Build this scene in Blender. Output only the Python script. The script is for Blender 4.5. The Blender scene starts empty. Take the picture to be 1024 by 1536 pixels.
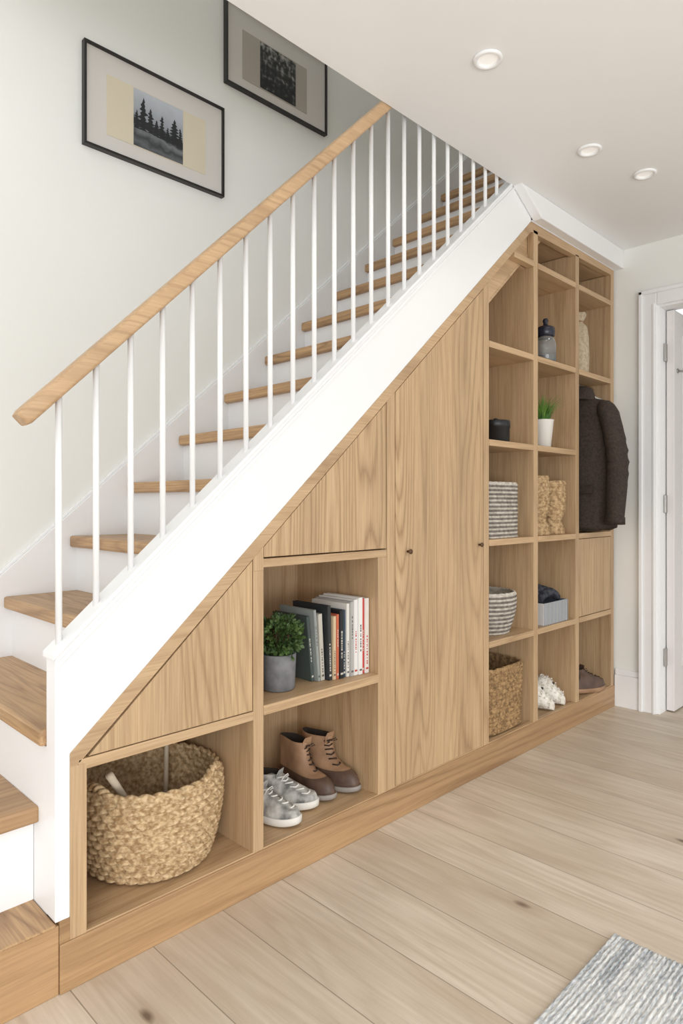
import bpy, bmesh, math, random
from mathutils import Vector, Matrix, noise
random.seed(7)
S = bpy.context.scene
COL = S.collection
try:
    S.view_settings.view_transform = 'Standard'
    S.view_settings.look = 'None'
except Exception as e:
    print(e)

# ------------------------------------------------------------------ materials
def srgb(r, g, b):
    f = lambda c: (c/255/12.92) if c/255 <= .04045 else ((c/255+.055)/1.055)**2.4
    return (f(r), f(g), f(b), 1)

def newmat(name, color=None, rough=.5, metal=0.0):
    m = bpy.data.materials.new(name); m.use_nodes = True
    nt = m.node_tree; b = nt.nodes['Principled BSDF']
    if color: b.inputs['Base Color'].default_value = color
    b.inputs['Roughness'].default_value = rough
    b.inputs['Metallic'].default_value = metal
    return m, nt, b

def N(nt, t, **kw):
    n = nt.nodes.new(t)
    for k, v in kw.items():
        if k in n.inputs: n.inputs[k].default_value = v
        else: setattr(n, k, v)
    return n

def mixcol(nt, fac, a, b, blend='MIX'):
    n = nt.nodes.new('ShaderNodeMix'); n.data_type = 'RGBA'; n.blend_type = blend
    for sock, v in ((0, fac), (6, a), (7, b)):
        if isinstance(v, bpy.types.NodeSocket): nt.links.new(v, n.inputs[sock])
        else: n.inputs[sock].default_value = v
    return n.outputs[2]

def math_(nt, op, a, b=0.0, c=None):
    n = nt.nodes.new('ShaderNodeMath'); n.operation = op
    for i, v in enumerate([a, b] + ([c] if c is not None else [])):
        if isinstance(v, bpy.types.NodeSocket): nt.links.new(v, n.inputs[i])
        else: n.inputs[i].default_value = v
    return n.outputs[0]

def ramp(nt, fac, stops):
    n = nt.nodes.new('ShaderNodeValToRGB')
    e = n.color_ramp.elements
    while len(e) < len(stops): e.new(.5)
    for i, (p, c) in enumerate(stops):
        e[i].position = p; e[i].color = c if len(c) == 4 else (*c, 1)
    nt.links.new(fac, n.inputs[0]); return n.outputs[0]

def wood(name, light, dark, axis='Z', cross=3.0, along=.35, rings=26, cr=.45, cf=.35, rough=.45, bump=.08):
    m, nt, b = newmat(name, rough=rough)
    tc = N(nt, 'ShaderNodeTexCoord'); oi = N(nt, 'ShaderNodeObjectInfo')
    off = nt.nodes.new('ShaderNodeVectorMath'); off.operation = 'SCALE'
    off.inputs[0].default_value = (11, 7, 13); nt.links.new(oi.outputs['Random'], off.inputs['Scale'])
    add = nt.nodes.new('ShaderNodeVectorMath'); add.operation = 'ADD'
    nt.links.new(tc.outputs['Object'], add.inputs[0]); nt.links.new(off.outputs[0], add.inputs[1])
    def mapped(c, a):
        mp = nt.nodes.new('ShaderNodeMapping')
        s = [c, c, c]; s['XYZ'.index(axis)] = a
        mp.inputs['Scale'].default_value = s
        nt.links.new(add.outputs[0], mp.inputs[0]); return mp.outputs[0]
    n1 = N(nt, 'ShaderNodeTexNoise', Scale=1.0, Detail=1.5, Roughness=.4); nt.links.new(mapped(cross, along), n1.inputs['Vector'])
    rv = math_(nt, 'MULTIPLY', n1.outputs[0], rings)
    nj = N(nt, 'ShaderNodeTexNoise', Scale=1.0, Detail=3.0); nt.links.new(mapped(70, 7), nj.inputs['Vector'])
    rv = math_(nt, 'ADD', rv, math_(nt, 'MULTIPLY', nj.outputs[0], 1.0))
    rg = math_(nt, 'PINGPONG', rv, 1.0)
    rg = math_(nt, 'POWER', rg, 2.6)
    nf = N(nt, 'ShaderNodeTexNoise', Scale=1.0, Detail=1.0); nt.links.new(mapped(4, .9), nf.inputs['Vector'])
    fade = ramp(nt, nf.outputs[0], [(.35, (.4, .4, .4)), (.62, (1, 1, 1))])
    rg = math_(nt, 'MULTIPLY', rg, fade)
    n2 = N(nt, 'ShaderNodeTexNoise', Scale=1.0, Detail=4.0, Roughness=.65); nt.links.new(mapped(190, 5.0), n2.inputs['Vector'])
    fine = ramp(nt, n2.outputs[0], [(.38, (0, 0, 0)), (.68, (1, 1, 1))])
    n3 = N(nt, 'ShaderNodeTexNoise', Scale=1.0, Detail=2.0); nt.links.new(mapped(6, .6), n3.inputs['Vector'])
    c = mixcol(nt, math_(nt, 'MULTIPLY', rg, cr), light, dark)
    c = mixcol(nt, math_(nt, 'MULTIPLY', fine, cf), c, dark)
    tone = ramp(nt, n3.outputs[0], [(.3, (.87, .86, .85)), (.7, (1.08, 1.07, 1.05))])
    c = mixcol(nt, 1.0, c, tone, 'MULTIPLY')
    nt.links.new(c, b.inputs['Base Color'])
    bp = N(nt, 'ShaderNodeBump', Strength=bump, Distance=.002); nt.links.new(fine, bp.inputs['Height'])
    nt.links.new(bp.outputs[0], b.inputs['Normal'])
    return m

OL, OD = srgb(203, 173, 136), srgb(142, 108, 73)
M_oakV = wood('oak_vertical', OL, OD, 'Z', cross=4, rings=24, cf=.4)
M_oakH = wood('oak_horizontal', OL, OD, 'X', cross=4, rings=24, cf=.4)
M_oakDoor = wood('oak_door_veneer', srgb(203, 173, 135), srgb(132, 98, 64), 'Z', cross=4.6, along=.40, rings=60, cr=.60, cf=.38)
M_plinth = wood('oak_plinth', srgb(184, 149, 110), srgb(124, 92, 62), 'X', cross=6, cr=.6)
M_tread = wood('oak_tread', srgb(198, 162, 120), srgb(122, 88, 58), 'Y', cross=6, along=.8, rings=26, cr=.65, cf=.5)
M_rail = wood('oak_handrail', srgb(204, 171, 133), srgb(146, 112, 78), 'X', cross=6)

def paint(name, col, rough=.55, bump=.03, scale=60):
    m, nt, b = newmat(name, col, rough)
    tc = N(nt, 'ShaderNodeTexCoord')
    n = N(nt, 'ShaderNodeTexNoise', Scale=scale, Detail=3.0); nt.links.new(tc.outputs['Object'], n.inputs['Vector'])
    bp = N(nt, 'ShaderNodeBump', Strength=bump, Distance=.003); nt.links.new(n.outputs[0], bp.inputs['Height'])
    nt.links.new(bp.outputs[0], b.inputs['Normal'])
    n2 = N(nt, 'ShaderNodeTexNoise', Scale=1.3, Detail=2.0); nt.links.new(tc.outputs['Object'], n2.inputs['Vector'])
    t = ramp(nt, n2.outputs[0], [(.3, (.97, .97, .97)), (.7, (1, 1, 1))])
    nt.links.new(mixcol(nt, 1.0, col, t, 'MULTIPLY'), b.inputs['Base Color'])
    return m
M_wall = paint('wall_paint', srgb(240, 240, 235), .8, .12, 30)
M_ceil = paint('ceiling_paint', srgb(242, 242, 241), .85)
M_white = paint('white_gloss_paint', srgb(243, 243, 243), .35, .02)
M_door = paint('door_paint', srgb(228, 224, 222), .4, .02)

def floor_mat():
    m, nt, b = newmat('oak_plank_floor', rough=.42)
    tc = N(nt, 'ShaderNodeTexCoord')
    sx = N(nt, 'ShaderNodeSeparateXYZ'); nt.links.new(tc.outputs['Object'], sx.inputs[0])
    cb = N(nt, 'ShaderNodeCombineXYZ'); nt.links.new(sx.outputs[1], cb.inputs[0]); nt.links.new(sx.outputs[0], cb.inputs[1])
    br = N(nt, 'ShaderNodeTexBrick'); nt.links.new(cb.outputs[0], br.inputs['Vector'])
    br.inputs['Color1'].default_value = (0, 0, 0, 1); br.inputs['Color2'].default_value = (1, 1, 1, 1); br.inputs['Mortar'].default_value = (.5, .5, .5, 1)
    br.inputs['Scale'].default_value = 1.0; br.inputs['Mortar Size'].default_value = .0016; br.inputs['Mortar Smooth'].default_value = .3
    br.inputs['Brick Width'].default_value = 2.6; br.inputs['Row Height'].default_value = .20; br.offset = .37
    off = nt.nodes.new('ShaderNodeVectorMath'); off.operation = 'SCALE'; off.inputs[0].default_value = (9, 17, 5)
    sc = N(nt, 'ShaderNodeSeparateColor'); nt.links.new(br.outputs['Color'], sc.inputs[0]); nt.links.new(sc.outputs[0], off.inputs['Scale'])
    add = nt.nodes.new('ShaderNodeVectorMath'); add.operation = 'ADD'
    nt.links.new(tc.outputs['Object'], add.inputs[0]); nt.links.new(off.outputs[0], add.inputs[1])
    def mp(s):
        q = nt.nodes.new('ShaderNodeMapping'); q.inputs['Scale'].default_value = s; nt.links.new(add.outputs[0], q.inputs[0]); return q.outputs[0]
    n1 = N(nt, 'ShaderNodeTexNoise', Scale=1.0, Detail=2.0); nt.links.new(mp((6, .7, 1)), n1.inputs['Vector'])
    nj = N(nt, 'ShaderNodeTexNoise', Scale=1.0, Detail=3.0); nt.links.new(mp((50, 5, 1)), nj.inputs['Vector'])
    rg = math_(nt, 'POWER', math_(nt, 'PINGPONG', math_(nt, 'ADD', math_(nt, 'MULTIPLY', n1.outputs[0], 24), nj.outputs[0]), 1.0), 1.8)
    n2 = N(nt, 'ShaderNodeTexNoise', Scale=1.0, Detail=5.0, Roughness=.7); nt.links.new(mp((110, 4, 1)), n2.inputs['Vector'])
    fine = ramp(nt, n2.outputs[0], [(.35, (0, 0, 0)), (.72, (1, 1, 1))])
    n4 = N(nt, 'ShaderNodeTexNoise', Scale=1.0, Detail=3.0); nt.links.new(mp((9, 1.6, 1)), n4.inputs['Vector'])
    blotch = ramp(nt, n4.outputs[0], [(.42, (0, 0, 0)), (.70, (1, 1, 1))])
    vo = N(nt, 'ShaderNodeTexVoronoi', Scale=1.0); nt.links.new(mp((5.5, 2.4, .01)), vo.inputs['Vector'])
    vs = N(nt, 'ShaderNodeSeparateColor'); nt.links.new(vo.outputs['Color'], vs.inputs[0])
    sel = math_(nt, 'GREATER_THAN', vs.outputs[0], .40)
    wob = math_(nt, 'ADD', vo.outputs['Distance'], math_(nt, 'MULTIPLY', math_(nt, 'SUBTRACT', nj.outputs[0], .5), .06))
    kn = math_(nt, 'MULTIPLY', ramp(nt, wob, [(.02, (1, 1, 1)), (.075, (0, 0, 0))]), sel)
    halo = math_(nt, 'MULTIPLY', ramp(nt, wob, [(.04, (1, 1, 1)), (.24, (0, 0, 0))]), sel)
    c = mixcol(nt, sc.outputs[0], srgb(226, 214, 198), srgb(210, 196, 178))
    c = mixcol(nt, math_(nt, 'MULTIPLY', rg, .32), c, srgb(176, 157, 134))
    c = mixcol(nt, math_(nt, 'MULTIPLY', fine, .44), c, srgb(174, 157, 136))
    c = mixcol(nt, math_(nt, 'MULTIPLY', blotch, .36), c, srgb(172, 150, 124))
    c = mixcol(nt, math_(nt, 'MULTIPLY', halo, .38), c, srgb(150, 124, 98))
    c = mixcol(nt, math_(nt, 'MULTIPLY', kn, .80), c, srgb(88, 68, 52))
    c = mixcol(nt, math_(nt, 'MULTIPLY', br.outputs['Fac'], .65), c, srgb(120, 104, 88))
    nt.links.new(c, b.inputs['Base Color'])
    h = math_(nt, 'ADD', math_(nt, 'MULTIPLY', fine, -.15), math_(nt, 'MULTIPLY', br.outputs['Fac'], -1.0))
    bp = N(nt, 'ShaderNodeBump', Strength=.25, Distance=.002); nt.links.new(h, bp.inputs['Height'])
    nt.links.new(bp.outputs[0], b.inputs['Normal'])
    return m
M_floor = floor_mat()

def noisy(name, c1, c2, scale=40, rough=.8, bump=.3, dist=.003, stretch=(1, 1, 1)):
    m, nt, b = newmat(name, rough=rough)
    tc = N(nt, 'ShaderNodeTexCoord'); mp = nt.nodes.new('ShaderNodeMapping'); mp.inputs['Scale'].default_value = stretch
    nt.links.new(tc.outputs['Object'], mp.inputs[0])
    n = N(nt, 'ShaderNodeTexNoise', Scale=scale, Detail=4.0); nt.links.new(mp.outputs[0], n.inputs['Vector'])
    nt.links.new(ramp(nt, n.outputs[0], [(.35, c1), (.65, c2)]), b.inputs['Base Color'])
    bp = N(nt, 'ShaderNodeBump', Strength=bump, Distance=dist); nt.links.new(n.outputs[0], bp.inputs['Height'])
    nt.links.new(bp.outputs[0], b.inputs['Normal'])
    return m
M_straw = noisy('seagrass', srgb(158, 126, 86), srgb(216, 190, 150), 90, .85, .5)
M_wicker = noisy('wicker_brown', srgb(116, 88, 56), srgb(180, 146, 102), 70, .8, .5)
M_wicker_lt = noisy('wicker_tan', srgb(146, 116, 80), srgb(206, 176, 134), 70, .8, .5)
M_rope = noisy('grey_rope', srgb(176, 166, 152), srgb(214, 207, 196), 60, .9)
M_rope_dk = noisy('dark_rope', srgb(104, 96, 90), srgb(136, 127, 118), 60, .9)
M_concrete = noisy('concrete_grey', srgb(104, 105, 108), srgb(130, 130, 132), 25, .8, .1)
M_soil = noisy('soil', srgb(40, 30, 22), srgb(70, 52, 38), 90, 1)
M_leaf = noisy('leaf_green', srgb(34, 56, 26), srgb(88, 114, 58), 18, .55, .1)
M_grass = noisy('grass_green', srgb(60, 105, 40), srgb(120, 165, 70), 18, .55, .1)
M_stem = newmat('stem', srgb(84, 70, 42), .8)[0]
M_pot = newmat('white_ceramic', srgb(232, 228, 220), .35)[0]
M_black = newmat('black_lacquer', srgb(24, 24, 26), .35)[0]
M_frame = newmat('black_frame', srgb(34, 32, 31), .4)[0]
M_mat = newmat('mat_board', srgb(212, 207, 201), .8)[0]
M_beige = newmat('beige_mount', srgb(214, 203, 180), .8)[0]
M_beige2 = newmat('greige_mount', srgb(176, 168, 158), .8)[0]
M_knob = newmat('bronze_knob', srgb(98, 72, 50), .4, .5)[0]
M_steel = newmat('brushed_steel', srgb(180, 178, 175), .35, 1)[0]
M_glass = newmat('clear_glass', srgb(225, 230, 232), .05)[0]
M_glass.node_tree.nodes['Principled BSDF'].inputs['Transmission Weight'].default_value = .9
M_coat = noisy('dark_brown_wool', srgb(46, 37, 31), srgb(64, 52, 44), 90, .85, .2, .001)
M_coatlining = newmat('coat_lining', srgb(26, 22, 20), .7)[0]
M_leather = noisy('tan_leather', srgb(146, 112, 84), srgb(180, 144, 112), 14, .6, .15)
M_leather_dk = noisy('brown_leather', srgb(78, 60, 50), srgb(108, 84, 70), 14, .5, .15)
M_sole = newmat('white_rubber', srgb(226, 222, 214), .6)[0]
M_sole_gr = newmat('grey_rubber', srgb(150, 144, 138), .6)[0]
M_lining = newmat('shoe_lining', srgb(52, 44, 38), .9)[0]
M_canvas = noisy('sneaker_canvas', srgb(104, 104, 102), srgb(214, 211, 204), 22, .8, .2)
M_lace = newmat('laces', srgb(232, 230, 224), .8)[0]
M_lace_dk = newmat('dark_laces', srgb(60, 44, 34), .8)[0]
M_fluff = noisy('fluffy_fleece', srgb(220, 213, 200), srgb(244, 240, 232), 50, 1, .3, .003)
M_linen = noisy('linen', srgb(168, 150, 124), srgb(196, 180, 154), 80, .9)
M_emit = newmat('led_lens', srgb(250, 248, 244), .4)[0]
_b = M_emit.node_tree.nodes['Principled BSDF']; _b.inputs['Emission Color'].default_value = (1, .98, .95, 1); _b.inputs['Emission Strength'].default_value = .2

def stripes(name, c1, c2, axis, scale, dist=1.0):
    m, nt, b = newmat(name, rough=.9)
    tc = N(nt, 'ShaderNodeTexCoord')
    w = N(nt, 'ShaderNodeTexWave', Scale=scale, Distortion=dist, Detail=1.5); w.bands_direction = axis
    nt.links.new(tc.outputs['Object'], w.inputs['Vector'])
    nt.links.new(ramp(nt, w.outputs[0], [(.35, c1), (.6, c2)]), b.inputs['Base Color'])
    bp = N(nt, 'ShaderNodeBump', Strength=.5, Distance=.004); nt.links.new(w.outputs[0], bp.inputs['Height'])
    nt.links.new(bp.outputs[0], b.inputs['Normal'])
    return m
M_bluestripe = stripes('blue_striped_fabric', srgb(92, 104, 122), srgb(206, 206, 204), 'X', 26, .3)

# ------------------------------------------------------------------ geometry helpers
def link(ob, parent=None):
    COL.objects.link(ob)
    if parent is not None: ob.parent = parent
    return ob

def empty(name, loc=(0, 0, 0), rotz=0):
    e = bpy.data.objects.new(name, None); e.empty_display_size = .1
    e.location = loc; e.rotation_euler = (0, 0, rotz)
    COL.objects.link(e); return e

def finish(name, bm, mats, parent=None, loc=(0, 0, 0), bevel=0, smooth=False, seg=2, rot=(0, 0, 0)):
    bmesh.ops.recalc_face_normals(bm, faces=bm.faces[:])
    me = bpy.data.meshes.new(name); bm.to_mesh(me); bm.free()
    for m in (mats if isinstance(mats, (list, tuple)) else [mats]): me.materials.append(m)
    if smooth:
        for p in me.polygons: p.use_smooth = True
    ob = bpy.data.objects.new(name, me); ob.location = loc; ob.rotation_euler = rot
    link(ob, parent)
    if bevel:
        bv = ob.modifiers.new('bevel', 'BEVEL'); bv.width = bevel; bv.segments = seg; bv.limit_method = 'ANGLE'
    return ob

def bm_box(bm, x0, x1, y0, y1, z0, z1, mi=0, M=None):
    vs = [bm.verts.new((x, y, z)) for x in (x0, x1) for y in (y0, y1) for z in (z0, z1)]
    if M is not None:
        for v in vs: v.co = M @ v.co
    for f in ((0, 1, 3, 2), (4, 6, 7, 5), (0, 4, 5, 1), (2, 3, 7, 6), (0, 2, 6, 4), (1, 5, 7, 3)):
        bm.faces.new([vs[i] for i in f]).material_index = mi

def box(name, x0, x1, y0, y1, z0, z1, mat, parent=None, bevel=.0015):
    c = ((x0+x1)/2, (y0+y1)/2, (z0+z1)/2); bm = bmesh.new()
    bm_box(bm, x0-c[0], x1-c[0], y0-c[1], y1-c[1], z0-c[2], z1-c[2])
    return finish(name, bm, mat, parent, c, bevel)

def prism(name, pts, y0, y1, mat, parent=None, bevel=.0015):
    cx = sum(p[0] for p in pts)/len(pts); cz = sum(p[1] for p in pts)/len(pts); cy = (y0+y1)/2
    bm = bmesh.new()
    a = [bm.verts.new((p[0]-cx, y0-cy, p[1]-cz)) for p in pts]
    b = [bm.verts.new((p[0]-cx, y1-cy, p[1]-cz)) for p in pts]
    bm.faces.new(a); bm.faces.new(b[::-1]); n = len(pts)
    for i in range(n): bm.faces.new((a[i], b[i], b[(i+1) % n], a[(i+1) % n]))
    return finish(name, bm, mat, parent, (cx, cy, cz), bevel)

def bm_rings(bm, rings, mi=0, closed_u=True, cap0=False, cap1=False):
    vr = [[bm.verts.new(p) for p in r] for r in rings]
    for i in range(len(vr)-1):
        a, b = vr[i], vr[i+1]; n = len(a)
        for j in range(n if closed_u else n-1):
            k = (j+1) % n
            f = bm.faces.new((a[j], a[k], b[k], b[j])); f.material_index = mi[i] if isinstance(mi, list) else mi; f.smooth = True
    if cap0:
        f = bm.faces.new(vr[0][::-1]); f.material_index = mi[0] if isinstance(mi, list) else mi
    if cap1:
        f = bm.faces.new(vr[-1]); f.material_index = mi[-1] if isinstance(mi, list) else mi
    return vr

def bm_lathe(bm, prof, seg=40, mi=0, c=(0, 0), cap0=True, cap1=False):
    bm_rings(bm, [[(c[0]+r*math.cos(2*math.pi*j/seg), c[1]+r*math.sin(2*math.pi*j/seg), z) for j in range(seg)] for r, z in prof], mi, True, cap0, cap1)

def bm_tube(bm, pts, r, seg=8, mi=0, cap=True):
    rings = []; pts = [Vector(p) for p in pts]; up = Vector((0, 0, 1)); prev = None
    for i, p in enumerate(pts):
        t = (pts[min(i+1, len(pts)-1)]-pts[max(i-1, 0)]).normalized()
        if prev is None:
            a = t.cross(up if abs(t.z) < .9 else Vector((1, 0, 0))).normalized()
        else:
            a = (prev - t*prev.dot(t)).normalized()
        prev = a; b = t.cross(a)
        rr = r[i] if isinstance(r, (list, tuple)) else r
        rings.append([p+a*rr*math.cos(2*math.pi*j/seg)+b*rr*math.sin(2*math.pi*j/seg) for j in range(seg)])
    bm_rings(bm, rings, mi, True, cap, cap)

# ------------------------------------------------------------------ ROOM
YW = .875        # stair wall plane
XR = 3.48        # right wall plane
CZ = 2.385       # ceiling
box('floor', -2.6, 6.2, -4.2, 1.0, -.08, 0, M_floor, bevel=0)
box('ceiling', -2.6, 6.2, -4.2, -.001, CZ, CZ+.28, M_ceil, bevel=0)
box('wall_stairs', -2.6, 6.2, YW, YW+.12, 0, 5.2, M_wall, bevel=0)
# unseen shell added to dim the stairwell; sky gap between X 1.2 and 3.2
box('shade_wall_upper', -.2, 6.2, -.14, -.02, CZ+.28, 5.2, M_wall, bevel=0)
box('shade_roof', 3.2, 6.2, -.14, YW, 5.2, 5.3, M_ceil, bevel=0)  # roof left open past this edge to brighten the upper wall
box('shade_roof', -.6, 1.2, -.14, YW, 5.2, 5.3, M_ceil, bevel=0)
e = empty('wall_right')
box('pier', XR, XR+.11, -.21, YW, 0, CZ, M_wall, e, 0)
box('header', XR, XR+.11, -.99, -.21, 2.066, CZ, M_wall, e, 0)
box('main', XR, XR+.11, -4.2, -.99, 0, CZ, M_wall, e, 0)
box('wall_far_room', 6.1, 6.2, -4.2, YW, 0, CZ, M_wall, bevel=0)
e = empty('trim_1')
for nm, a in (('casing_left', (-.215, -.128, 0, 2.141)), ('casing_right', (-1.072, -.985, 0, 2.141)), ('casing_head', (-.985, -.215, 2.061, 2.141))):
    box(nm, XR-.018, XR, a[0], a[1], a[2], a[3], M_white, e, .004)
    if nm != 'casing_head':
        yy = a[1]-.02 if nm == 'casing_left' else a[0]
        box(nm+'_backband', XR-.028, XR-.018, yy, yy+.02, 0, 2.141, M_white, e, .004)
        yy = a[0]+.008 if nm == 'casing_left' else a[1]-.02
        box(nm+'_bead', XR-.023, XR-.018, yy, yy+.012, 0, 2.07, M_white, e, .003)
box('head_backband', XR-.028, XR-.018, -1.072, -.128, 2.121, 2.141, M_white, e, .004)
box('jamb_left', XR-.002, XR+.112, -.225, -.209, 0, 2.066, M_white, e, .002)
box('jamb_right', XR-.002, XR+.112, -.991, -.975, 0, 2.066, M_white, e, .002)
box('jamb_head', XR-.002, XR+.112, -.975, -.225, 2.05, 2.067, M_white, e, .002)
e = empty('door_1')
box('leaf', XR+.075, XR+.83, -.268, -.230, .008, 2.045, M_door, e, .003)
box('panel_moulding', XR+.175, XR+.73, -.274, -.268, .22, 1.93, M_door, e, .004)
for z in (.28, 1.06, 1.83):
    box('hinge', XR+.045, XR+.075, -.236, -.226, z-.045, z+.045, M_steel, e, .002)
bm = bmesh.new(); bm_tube(bm, [(XR+.77, -.266, 1.0), (XR+.77, -.32, 1.0), (XR+.66, -.325, 1.0)], .009, 10)
finish('lever_handle', bm, M_steel, e)
bm = bmesh.new(); bm_tube(bm, [(XR+.12, -.267, 1.74), (XR+.12, -.295, 1.735), (XR+.12, -.30, 1.75)], .006, 8)
bm_lathe(bm, [(.012, 0), (.012, .004), (.001, .004)], 16)
bm.verts.ensure_lookup_table()
for v in bm.verts[-48:]: v.co = Vector((XR+.12+v.co.x, -.268-v.co.z, 1.74+v.co.y))
finish('robe_hook', bm, M_steel, e)
def baseboard(name, y0, y1):
    e = empty(name)
    box('board', XR-.016, XR, y0, y1, 0, .165, M_white, e, .002)
    box('cap', XR-.011, XR, y0, y1, .165, .195, M_white, e, .004)
baseboard('baseboard_right', -.127, -.002)
baseboard('baseboard_right', -4.2, -1.073)
prism('trim_2', [(2.445, CZ), (XR, CZ), (XR, 2.288), (2.615, 2.288)], -.045, -.001, M_white, None, .004)

for i, (x, y) in enumerate(((1.694, -.361), (2.398, -.352), (2.728, -.43))):
    bm = bmesh.new()
    bm_lathe(bm, [(.030, .012), (.030, -.001), (.034, -.004), (.041, -.004), (.043, 0), (.043, .004)], 40, 0, cap0=False)
    bm_lathe(bm, [(.0301, .004), (.001, .004)], 40, 1, cap0=False)
    finish('recessed_downlight', bm, [M_white, M_emit], None, (x, y, CZ-.0045), 0, True)

# ------------------------------------------------------------------ STAIRCASE
SL = .884
st = empty('staircase')
def XN(n): return .74+.215*(n-4)
def ZN(n): return .19*n
TT = .039
box('bottom_step', -.35, .577, 0, .855, .0, .15, M_plinth, st, .002)
box('bottom_step_tread', -.36, .569, -.006, .855, .1505, .158, M_tread, st, .003)
box('riser_2', -.33, .569, .125, .145, .158, .345, M_white, st, 0)
box('step2_body', -.33, .569, .145, .855, .158, .345, M_white, st, 0)
box('tread_2', -.35, .572, .095, .855, .342, .38, M_plinth, st, .006)
box('carcass_side', .570, .600, .05, .855, .155, .525, M_white, st, 0)
for n in range(3, 19):
    x = .556 if n == 3 else XN(n)
    zt = .565 if n == 3 else ZN(n)
    zp = .53 if n == 3 else (.565 if n == 4 else ZN(n-1))
    if n > 3: box('riser_%d' % n, x+.024, x+.036, .052, .855, zp-.002, zt-TT, M_white, st, 0)
    box('tread_%d' % n, x, XN(n+1)+.036, .052, .855, zt-TT, zt, M_tread, st, .007)
ztop = lambda x: .732+SL*(x-.572)
zb = lambda x: SL*x-.0158
XE = 3.95
prism('outer_string', [(.569, .158), (.601, .158), (.601, .5155), (XE, zb(XE)), (XE, ztop(XE)), (.569, ztop(.569))], 0, .05, M_white, st, .002)
prism('string_cap', [(.563, ztop(.563)), (.563, ztop(.563)+.014), (XE, ztop(XE)+.014), (XE, ztop(XE))], -.007, .056, M_white, st, .003)
prism('string_bead', [(.569, ztop(.569)-.026), (.569, ztop(.569)-.014), (XE, ztop(XE)-.014), (XE, ztop(XE)-.026)], -.005, 0, M_white, st, .001)
wz = lambda x: .76+SL*(x-.74)+.075
prism('wall_string', [(.3, wz(.58)), (.58, wz(.58)), (4.4, wz(4.4)), (4.4, wz(4.4)-.30), (.58, wz(.58)-.30), (.58, .16), (.3, .16)], .855, .874, M_white, st, .002)
prism('wall_string_bead', [(.58, wz(.58)), (.58, wz(.58)+.012), (4.4, wz(4.4)+.012), (4.4, wz(4.4))], .862, .874, M_white, st, .002)
rz = lambda x: 1.2945+.995*(x-.586)
bm = bmesh.new()
prof = []
for cx, cy, a0 in ((.013, .026, 0), (-.013, .026, 90), (-.013, .009, 180), (.013, .009, 270)):
    for k in range(5):
        a = math.radians(a0+k*22.5); prof.append((cx+.0095*math.cos(a), cy+.0095*math.sin(a)))
rings = []
for x in (.517, .525, 1.2, 2.0, 2.9):
    s = .82 if x < .52 else 1
    t = Vector((1, 0, .995)).normalized(); up = Vector((-t.z, 0, t.x))
    base = Vector((x, .025, rz(x)))
    rings.append([base+Vector((0, p[0]*s, 0))+up*((p[1]-.018)*s+.018) for p in prof])
bm_rings(bm, rings, 0, True, True, True)
finish('handrail', bm, M_rail, st)
bm = bmesh.new(); i = 0
while True:
    x = .5864+.0847*i
    if x > 2.85: break
    bm_lathe(bm, [(.0072, ztop(x)+.004), (.0072, rz(x)+.012)], 16, 0, (x, .025), True, True); i += 1
finish('balusters', bm, M_white, st, smooth=True)

# ------------------------------------------------------------------ CABINET
cab = empty('understair_storage_cabinet')
D = .40; T = .025
zs = lambda x: zb(x)-.045
sf = lambda x: SL*x-.158
box('plinth', .578, 3.462, -.004, .02, 0, .108, M_plinth, cab, .002)
box('plinth_return', .578, .601, .001, .049, .108, .1575, M_plinth, cab, 0)
box('base_board', .601, 3.462, .02, D, .085, .109, M_oakH, cab, 0)
box('base_edge', .602, 3.46, .001, .02, .1075, .112, M_oakH, cab, 0)
prism('diagonal_trim', [(.601, zb(.601)), (2.603, 2.285), (3.462, 2.285), (3.462, 2.255), (2.603, 2.24), (.638, zs(.638)), (.601, zs(.601))], .0, .03, M_oakH, cab, .001)
box('left_stile', .601, .638, -.001, .03, .108, .486, M_oakV, cab, .001)
box('left_side', .603, .625, .03, D, .109, .49, M_oakV, cab, 0)
box('stile_left_bay', 1.101, 1.136, .0, D, .109, .878, M_oakV, cab, .001)
prism('stile_left_bay_upper', [(1.101, .878), (1.136, .878), (1.136, zs(1.136)), (1.101, zs(1.101))], .0, .03, M_oakV, cab, .0005)
box('shelf_left_bay', .62, 1.101, .0, D, .472, .496, M_oakH, cab, .001)
box('cubby_mid_shelf', 1.136, 1.609, -.003, D, .478, .505, M_oakH, cab, .002)
box('cubby_top', 1.136, 1.652, .0, D, .886, .910, M_oakH, cab, .001)
box('cubby_right_side', 1.609, 1.652, .0, D, .109, .886, M_oakV, cab, .001)
prism('door_stile_left', [(1.654, .109), (1.693, .109), (1.693, zs(1.693)), (1.654, zs(1.654))], 0, .03, M_oakV, cab, .001)
prism('panel_left_triangle', [(.643, .4985), (1.098, .4985), (1.098, zs(1.098)-.003)], .001, .02, M_oakDoor, cab, .0008)
prism('panel_mid_triangle', [(1.139, .914), (1.650, .914), (1.650, zs(1.650)-.003), (1.139, zs(1.139)-.003)], .001, .02, M_oakDoor, cab, .0008)
prism('tall_door', [(1.697, .113), (2.226, .113), (2.226, zs(2.226)-.003), (1.697, zs(1.697)-.003)], .0, .022, M_oakDoor, cab, .0008)
prism('shelving_stile', [(2.23, .109), (2.268, .109), (2.268, zs(2.268)), (2.23, zs(2.23))], 0, .03, M_oakV, cab, .001)
prism('shelving_side', [(2.235, .109), (2.262, .109), (2.262, sf(2.262)-.013), (2.235, sf(2.235)-.013)], .03, D, M_oakV, cab, 0)
prism('door_liner', [(1.655, .109), (2.235, .109), (2.235, zs(2.235)), (1.655, zs(1.655))], .030, .036, M_plinth, cab, 0)
prism('panel_liner', [(.66, .496), (1.10, .496), (1.10, zs(1.10))], .030, .036, M_plinth, cab, 0)
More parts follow.
